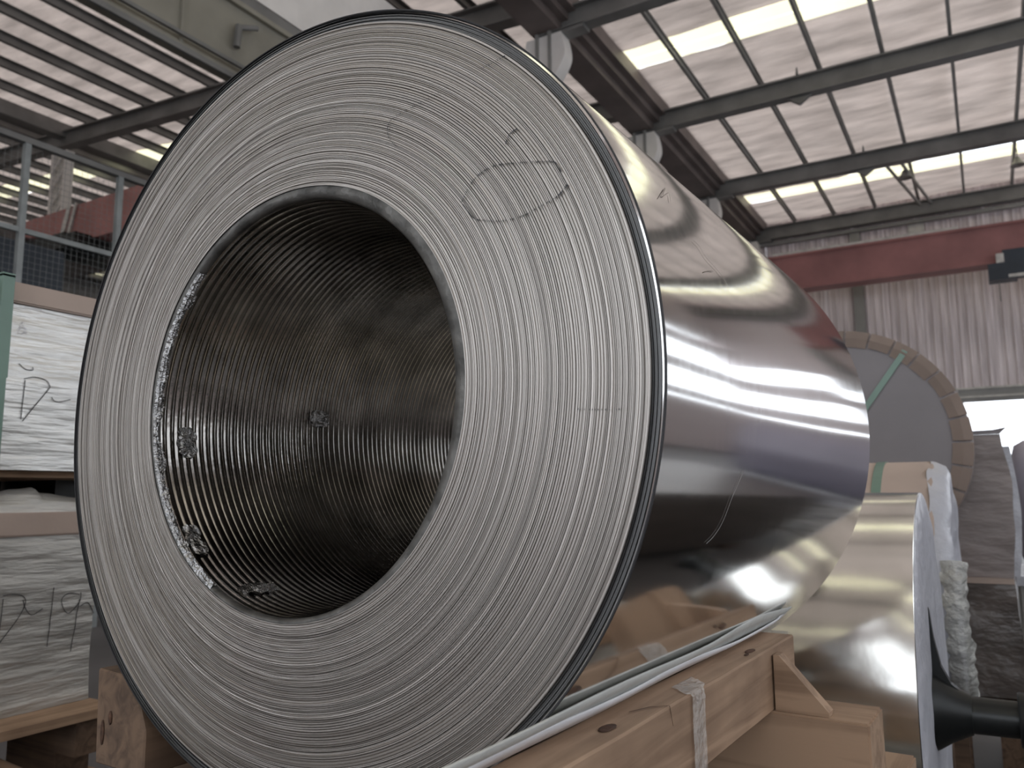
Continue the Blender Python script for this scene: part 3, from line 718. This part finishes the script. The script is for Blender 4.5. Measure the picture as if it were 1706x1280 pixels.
# dim boards between the stack and the coil
o = centered('loose_board', (-.36, -.03, -.0125), (.36, .03, .0125), M['wood_dim'])
o.location = (-1.78, 1.03, .7125); o.rotation_euler = (0, 0, -.10); tag(o, 'narrow dim board running from the left stack to the coil pallet', 'board')
tt = empty('trestle', (-1.58, .80, 0)); tag(tt, 'low dark timber trestle at the very bottom left of the view', 'trestle')
centered('top_rail', (-.05, -.42, .60), (.05, .5, .66), M['wood_dim'], tt)
for sy in (-.40, .36): centered('leg', (-.05, sy, 0), (.05, sy + .1, .5995), M['wood_dim'], tt)
o2 = centered('loose_board', (-.40, -.045, -.0125), (.40, .045, .0125), M['wood_dim'])
o2.location = (-1.55, .80, .6735); o2.rotation_euler = (0, 0, 1.42); tag(o2, 'dim board lying lengthwise on the low trestle, lower left corner', 'board')
o.location.z = .6995

# ================================================================ MESH FENCE AND MACHINE BEHIND
fe = empty('mesh_fence', (-8.0, 0, 0)); tag(fe, 'tall grey wire mesh guard fence on tube posts at upper left', 'fence')
for y in (1.1, 2.1, 3.12, 4.12, 5.12, 6.12, 7.12): link('post', boxes(((-.03, y, 0), (.03, y + .055, 4.8))), M['rail'], fe)
link('top_rail', boxes(((-.035, .6, 4.8), (.035, 7.4, 4.86))), M['steel'], fe)
link('mid_rail', boxes(((-.022, .6, 3.885), (.022, 7.4, 3.935))), M['rail'], fe)
bm = bmesh.new()
y = .6
while y < 7.4: box(bm, (-.034, y, 2.0), (-.031, y + .002, 4.8)); y += .06
z = 2.0
while z < 4.8: box(bm, (-.034, .6, z), (-.031, 7.4, z + .002)); z += .06
tag(link('wire_mesh', bm, M['mesh_wire'], fe), kind='stuff')
mc = empty('machine', (-10.6, 5.2, 0)); tag(mc, 'dark blue machine housing behind the mesh fence', 'machine')
link('housing', boxes(((-1.4, -3.2, 0), (.0, .9, 4.62)), ((-1.4, .9, 0), (.0, 2.6, 4.0)), bevel=.02), M['navy'], mc)
link('side_panel', boxes(((.005, .30, 3.45), (.05, 1.15, 3.97)), ((.005, .30, 3.99), (.12, 1.2, 4.02))), M['white_panel'], mc)
link('duct', boxes(((.005, -.2, 3.3), (.25, -.02, 4.1))), M['black'], mc)

# ================================================================ SHINY SECOND COIL (axis across) with mandrel
def wrapped_cyl(name, label, cat, cx0, cx1, cy, cz, r, mat, n=96, group=None):
    t = empty(name, (0, cy, cz)); tag(t, label, cat, group); return t
YC, ZC, RC = 2.18, .85, .45
c2 = empty('metal_coil', (-.016, YC, ZC)); tag(c2, 'smaller mirror bright aluminium coil lying crosswise at right behind the beam', 'coil')
link('side_surface', lathe([(RC - .002, -1.13)] + [(RC, -1.128 + k * .0907) for k in range(12)] + [(RC - .003, -.128)], 128, 'x'), M['shiny'], c2, 40)
def endf(r, t, a): return (r, t + .006 * noise.noise(Vector((math.cos(a) * 3, math.sin(a) * 3, r * 8))) * (1 if .2 < r < .43 else .1))
link('end_film', lathe([(RC - .0015, -.1285), (RC - .006, -.126), (RC - .05, -.121), (.33, -.117), (.25, -.118), (.16, -.121), (.045, -.124)], 96, 'x', fn=endf), M['film'], c2, 60)
link('far_end', lathe([(RC, -1.128), (.08, -1.13)], 96, 'x'), M['film'], c2)
bm = bmesh.new()
for k in range(7): # folds of film hanging at the lower rim
    a = math.radians(205 + k * 9); 
    tube(bm, (-.118, .44 * math.cos(a), .44 * math.sin(a)), (-.10 + .01 * (k % 2), .30 * math.cos(a + .12), .30 * math.sin(a + .12)), .004, 6)
link('film_fold', bm, M['film_clear'], c2, 60)
bm = bmesh.new(); rows = []
for i in range(12):
    a = math.radians(158 + i * 2.2); rows.append([bm.verts.new((-.43 + .011 * j, (RC + .0012 + .0018 * abs(noise.noise(Vector((i * .8, j * .9, 2))))) * math.cos(a), (RC + .0012 + .0018 * abs(noise.noise(Vector((i * .8, j * .9, 2))))) * math.sin(a))) for j in range(7)])
for A_, B_ in zip(rows, rows[1:]):
    for j in range(6): bm.faces.new((A_[j], A_[j + 1], B_[j + 1], B_[j]))
link('tape_patch', bm, M['tape'], c2)
mn = empty('mandrel', (-.036, 2.0, .84)); tag(mn, 'black mandrel pipe with upright fin on the end of the bright coil', 'mandrel')
link('flange', lathe([(.0, -.103), (.078, -.103), (.080, -.100), (.074, -.09), (.060, -.07), (.047, -.045), (.040, -.03), (0, -.03)], 48, 'x'), M['black'], mn, 40)
bm = bmesh.new(); prism(bm, [(-.103, 0), (-.103, .215), (-.098, .215), (-.092, .15), (-.082, .095), (-.065, .06), (-.04, .04), (-.04, 0)], -.012, .012); link('fin', bm, M['black'], mn)
link('pipe', lathe([(0, -.03), (.037, -.03), (.036, .052), (0, .052)], 32, 'x'), M['black'], mn, 40)
link('collar', lathe([(0, .052), (.052, .052), (.054, .056), (.054, .088), (0, .088)], 32, 'x'), M['black'], mn, 40)
link('shaft', lathe([(0, -.12), (.03, -.12), (.03, -.1035), (0, -.1035)], 24, 'x'), M['black'], mn, 40)
sd = empty('coil_cradle', (0, YC, 0)); tag(sd, 'timber cradle under the bright crosswise coil', 'cradle')
for y in (-.30, .20): centered('chock', (-1.12, y, .36), (-.14, y + .1, .44), M['wood'], sd)
for x in (-1.1, -.24):
    centered('cross_block', (x, -.47, .26), (x + .1, .42, .3595), M['wood'], sd)
for y in (-.45, .30): centered('leg_block', (-1.1, y, 0), (-.14, y + .09, .2595), M['wood_dim'], sd)

# third coil, card wrapped, behind it
c3 = empty('wrapped_coil', (0, 3.06, 1.0)); tag(c3, 'tan card wrapped coil with green strap just behind the bright coil', 'coil')
link('card_wrap', lathe([(.40, -1.2), (.402, -1.19), (.402, -.155), (.398, -.15)], 96, 'x'), M['kraft'], c3, 40)
def endg(r, t, a): return (r + .01 * noise.noise(Vector((math.cos(a) * 5, math.sin(a) * 5, 2))), t + .010 * noise.noise(Vector((math.cos(a) * 4, math.sin(a) * 4, r * 9))))
link('end_film', lathe([(.403, -.165), (.400, -.15), (.385, -.12), (.36, -.108), (.30, -.112), (.2, -.13), (.0, -.135)], 96, 'x', fn=endg), M['film'], c3, 60)
link('far_end', lathe([(.40, -1.2), (.0, -1.2)], 64, 'x'), M['film'], c3)
link('strap', lathe([(.4025, -.325), (.405, -.325), (.405, -.297), (.4025, -.297)], 96, 'x'), M['strap'], c3)
bm = bmesh.new(); rows = []
for i in range(70):
    a = math.radians(165 + 95 * i / 69); row = []
    for j, (r, t) in enumerate(((.405, -.14), (.415, -.115), (.41, -.09), (.385, -.075), (.34, -.08), (.28, -.10))):
        rr = r + .010 * noise.noise(Vector((i * .22, j * .7, 1))); tt = t + .014 * noise.noise(Vector((i * .3, j * .9, 6)))
        row.append(bm.verts.new((tt, rr * math.cos(a), rr * math.sin(a))))
    rows.append(row)
for A_, B_ in zip(rows, rows[1:]):
    for j in range(5): bm.faces.new((A_[j], A_[j + 1], B_[j + 1], B_[j]))
link('loose_film', bm, M['film_clear'], c3, 60)
sd = empty('coil_cradle', (0, 3.06, 0)); tag(sd, 'timber stack under the tan card wrapped coil', 'cradle')
for y in (-.28, .18): centered('chock', (-1.15, y, .54), (-.17, y + .1, .635), M['wood'], sd)
for x in (-1.1, -.30): centered('cross_block', (x, -.4, .44), (x + .1, .4, .5395), M['wood'], sd)
for y in (-.38, .29): centered('leg_block', (-1.1, y, 0), (-.18, y + .09, .4395), M['wood_dim'], sd)

# disc-faced coil (axis along Y) with folded card flaps on its rim
DX, DY, DZ, DR = -.545, 3.72, 1.50, .50
c4 = empty('wrapped_coil', (DX, DY, DZ)); tag(c4, 'large grey card wrapped coil with folded paper flaps round its rim', 'coil')
link('end_disc', lathe([(.0, -.004), (DR - .045, -.004), (DR - .045, .0)], 96), M['kraft_grey'], c4)
link('side_wrap', lathe([(DR - .045, .001), (DR - .006, .001), (DR, .008), (DR, .44), (0, .44)], 96), M['kraft_film'], c4, 40)
NF = 30
for k in range(NF):
    a0 = 2 * PI * k / NF + .012; a1 = 2 * PI * (k + 1) / NF - .008; bm = bmesh.new(); lift = random.uniform(.006, .016); rin = DR - .062 - random.uniform(0, .012)
    pr = []
    for a in (a0, (a0 + a1) / 2, a1):
        pr.append([bm.verts.new((rr * math.cos(a), yy, rr * math.sin(a))) for rr, yy in ((rin, -.006 - lift * .35), (DR - .03, -.008 - lift * .5), (DR + .002, -.004), (DR + .004, .07))])
    for A_, B_ in zip(pr, pr[1:]):
        for j in range(3): bm.faces.new((A_[j], A_[j + 1], B_[j + 1], B_[j]))
    bmesh.ops.solidify(bm, geom=bm.faces[:], thickness=.0025)
    link('card_flap', bm, M['kraft'], c4)
link('strap', boxes(((-.30, -.0125, -.012), (DR - .02, -.0085, .012))), M['strap'], c4).rotation_euler = (0, -math.radians(54), 0)
sd = empty('coil_cradle', (DX, DY, 0)); tag(sd, 'timber stand under the grey card wrapped coil', 'cradle')
for x in (-.33, .23): centered('chock', (x, .05, .95), (x + .1, .42, 1.045), M['wood'], sd)
for y in (.06, .30): centered('cross_block', (-.42, y, .85), (.40, y + .1, .9495), M['wood_dim'], sd)
for x in (-.40, .30):
    for y in (.06, .30): centered('leg', (x, y, 0), (x + .1, y + .1, .8495), M['wood_dim'], sd)

# ================================================================ KRAFT PACKS AT RIGHT
def soft_box(x0, x1, y0, y1, z0, z1, amp, seed, bulge=0):
    bm = bmesh.new(); vs = box(bm, (x0, y0, z0), (x1, y1, z1))
    bmesh.ops.subdivide_edges(bm, edges=bm.edges[:], cuts=11, use_grid_fill=True)
    for v in bm.verts:
        u = (v.co.z - z0) / (z1 - z0); t = (v.co.x - x0) / (x1 - x0)
        edge = min(u, 1 - u) * 2
        v.co.x += (bulge * math.sin(u * PI)) * (1 if t > .6 else 0)
        n_ = noise.noise(Vector((v.co.x * 6, v.co.y * 3, v.co.z * 11 + seed)))
        v.co.y += amp * n_; v.co.x += amp * .5 * noise.noise(Vector((v.co.y * 5, v.co.z * 7, seed + 4)))
    return bm
k1 = empty('kraft_pack', (0, 4.2, 0)); tag(k1, 'upright grey brown paper pack with flared top edge, upper of the right stack', 'pack')
link('paper_wrap', soft_box(-.62, .058, 0, .9, .925, 1.555, .018, 2, .028), M['kraft_film'], k1, 60)
link('film_side', soft_box(.060, .088, .02, .9, .93, 1.50, .01, 5, .022), M['film'], k1, 60)
bm = bmesh.new(); prism(bm, [(-.62, 1.556), (.055, 1.556), (.085, 1.585), (.03, 1.575), (-.1, 1.572), (-.62, 1.572)], -.006, .01); link('top_flap', bm, M['kraft_grey'], k1)
k2 = empty('kraft_pack', (0, 4.2, 0)); tag(k2, 'dark film wrapped brown pack, lower of the right stack', 'pack')
link('film_wrap', soft_box(-.62, .062, -.01, .9, .42, .90, .02, 9, .012), M['dark_film'], k2, 60)
centered('card_lid', (-.62, -.02, .9005), (.062, .9, .924), M['kraft'], k2)
pk = empty('wooden_pallet', (0, 4.2, 0)); tag(pk, 'timber pallet and blocks below the right kraft packs', 'pallet')
for k in range(4): centered('deck_board', (-.62, .0 + k * .23, .375), (.07, .14 + k * .23, .40), M['wood'], pk)
for x in (-.6, -.04): centered('block', (x, .02, 0), (x + .1, .88, .3745), M['wood_dim'], pk)
# further wrapped coils and a rack of offcuts at the right edge
fc = empty('wrapped_coil', (1.0, 6.5, 1.225)); tag(fc, 'lilac film wrapped coil at the far right edge below the bright doorway', 'coil')
def bul(r, t, a): return (r + .02 * noise.noise(Vector((math.cos(a) * 2, math.sin(a) * 2, t * 4))), t)
link('film_wrap', lathe([(0, -.86), (.30, -.86), (.38, -.84), (.42, -.78), (.42, .7), (0, .7)], 64, 'x', fn=bul), basic('lilac_film', (.36, .34, .42), .4, 0, .1, 3, .3, 8), fc, 50)
rk = empty('metal_rack', (1.0, 6.5, 0)); tag(rk, 'grey metal rack of silver offcuts at the right edge of the view', 'rack')
link('top_plate', boxes(((-.9, -.5, .72), (.7, .5, .78))), M['film'], rk)
for x in (-.88, .62):
    for y in (-.48, .42): link('leg', boxes(((x, y, 0), (x + .05, y + .05, .72))), M['steel_light'], rk)
bm = bmesh.new()
for k in range(60):
    p = Vector((random.uniform(-.85, .6), random.uniform(-.45, -.1), random.uniform(.30, .68))); q = p + Vector((random.uniform(-.15, .15), random.uniform(-.05, .05), random.uniform(-.1, .1)))
    tube(bm, p, q, random.uniform(.008, .02), 5)
tag(link('silver_offcut', bm, M['foil'], rk), kind='stuff'); link('shelf', boxes(((-.9, -.5, .24), (.7, .5, .28))), M['steel_light'], rk)

dk = empty('wrapped_pack', (1.25, 0, 0)); tag(dk, 'long dark film wrapped pack, unseen, added right of the coils for their sides to mirror', 'pack')  # out of view, added so the coil sides have something dark to mirror
link('film_wrap', soft_box(-.5, .5, .9, 5.6, .14, .84, .02, 3, .01), M['dark_film'], dk, 60)
for y in (1.1, 3.1, 5.2): centered('skid', (-.5, y, 0), (.5, y + .12, .125), M['wood_dim'], dk)
# ---- pendant lamps in the right bay
for i, (x, y, z) in enumerate(((-1.38, 24.0, 10.0), (1.3, 24.6, 10.0))):
    l = empty('pendant_lamp', (x, y, z)); tag(l, ['small bell shaped pendant lamp under the far skylight strip', 'small pendant lamp at the right edge under the roof'][i], 'lamp', 'pendant lamps in the right bay')
    link('shade', lathe([(.03, .18), (.06, .15), (.10, .05), (.19, -.06), (.18, -.07), (.0, -.03)], 20, 'z'), M['steel'], l, 40)
    bm = bmesh.new(); tube(bm, (0, 0, .17), (0, 0, ROOF - z), .015, 6); link('stem', bm, M['steel'], l)
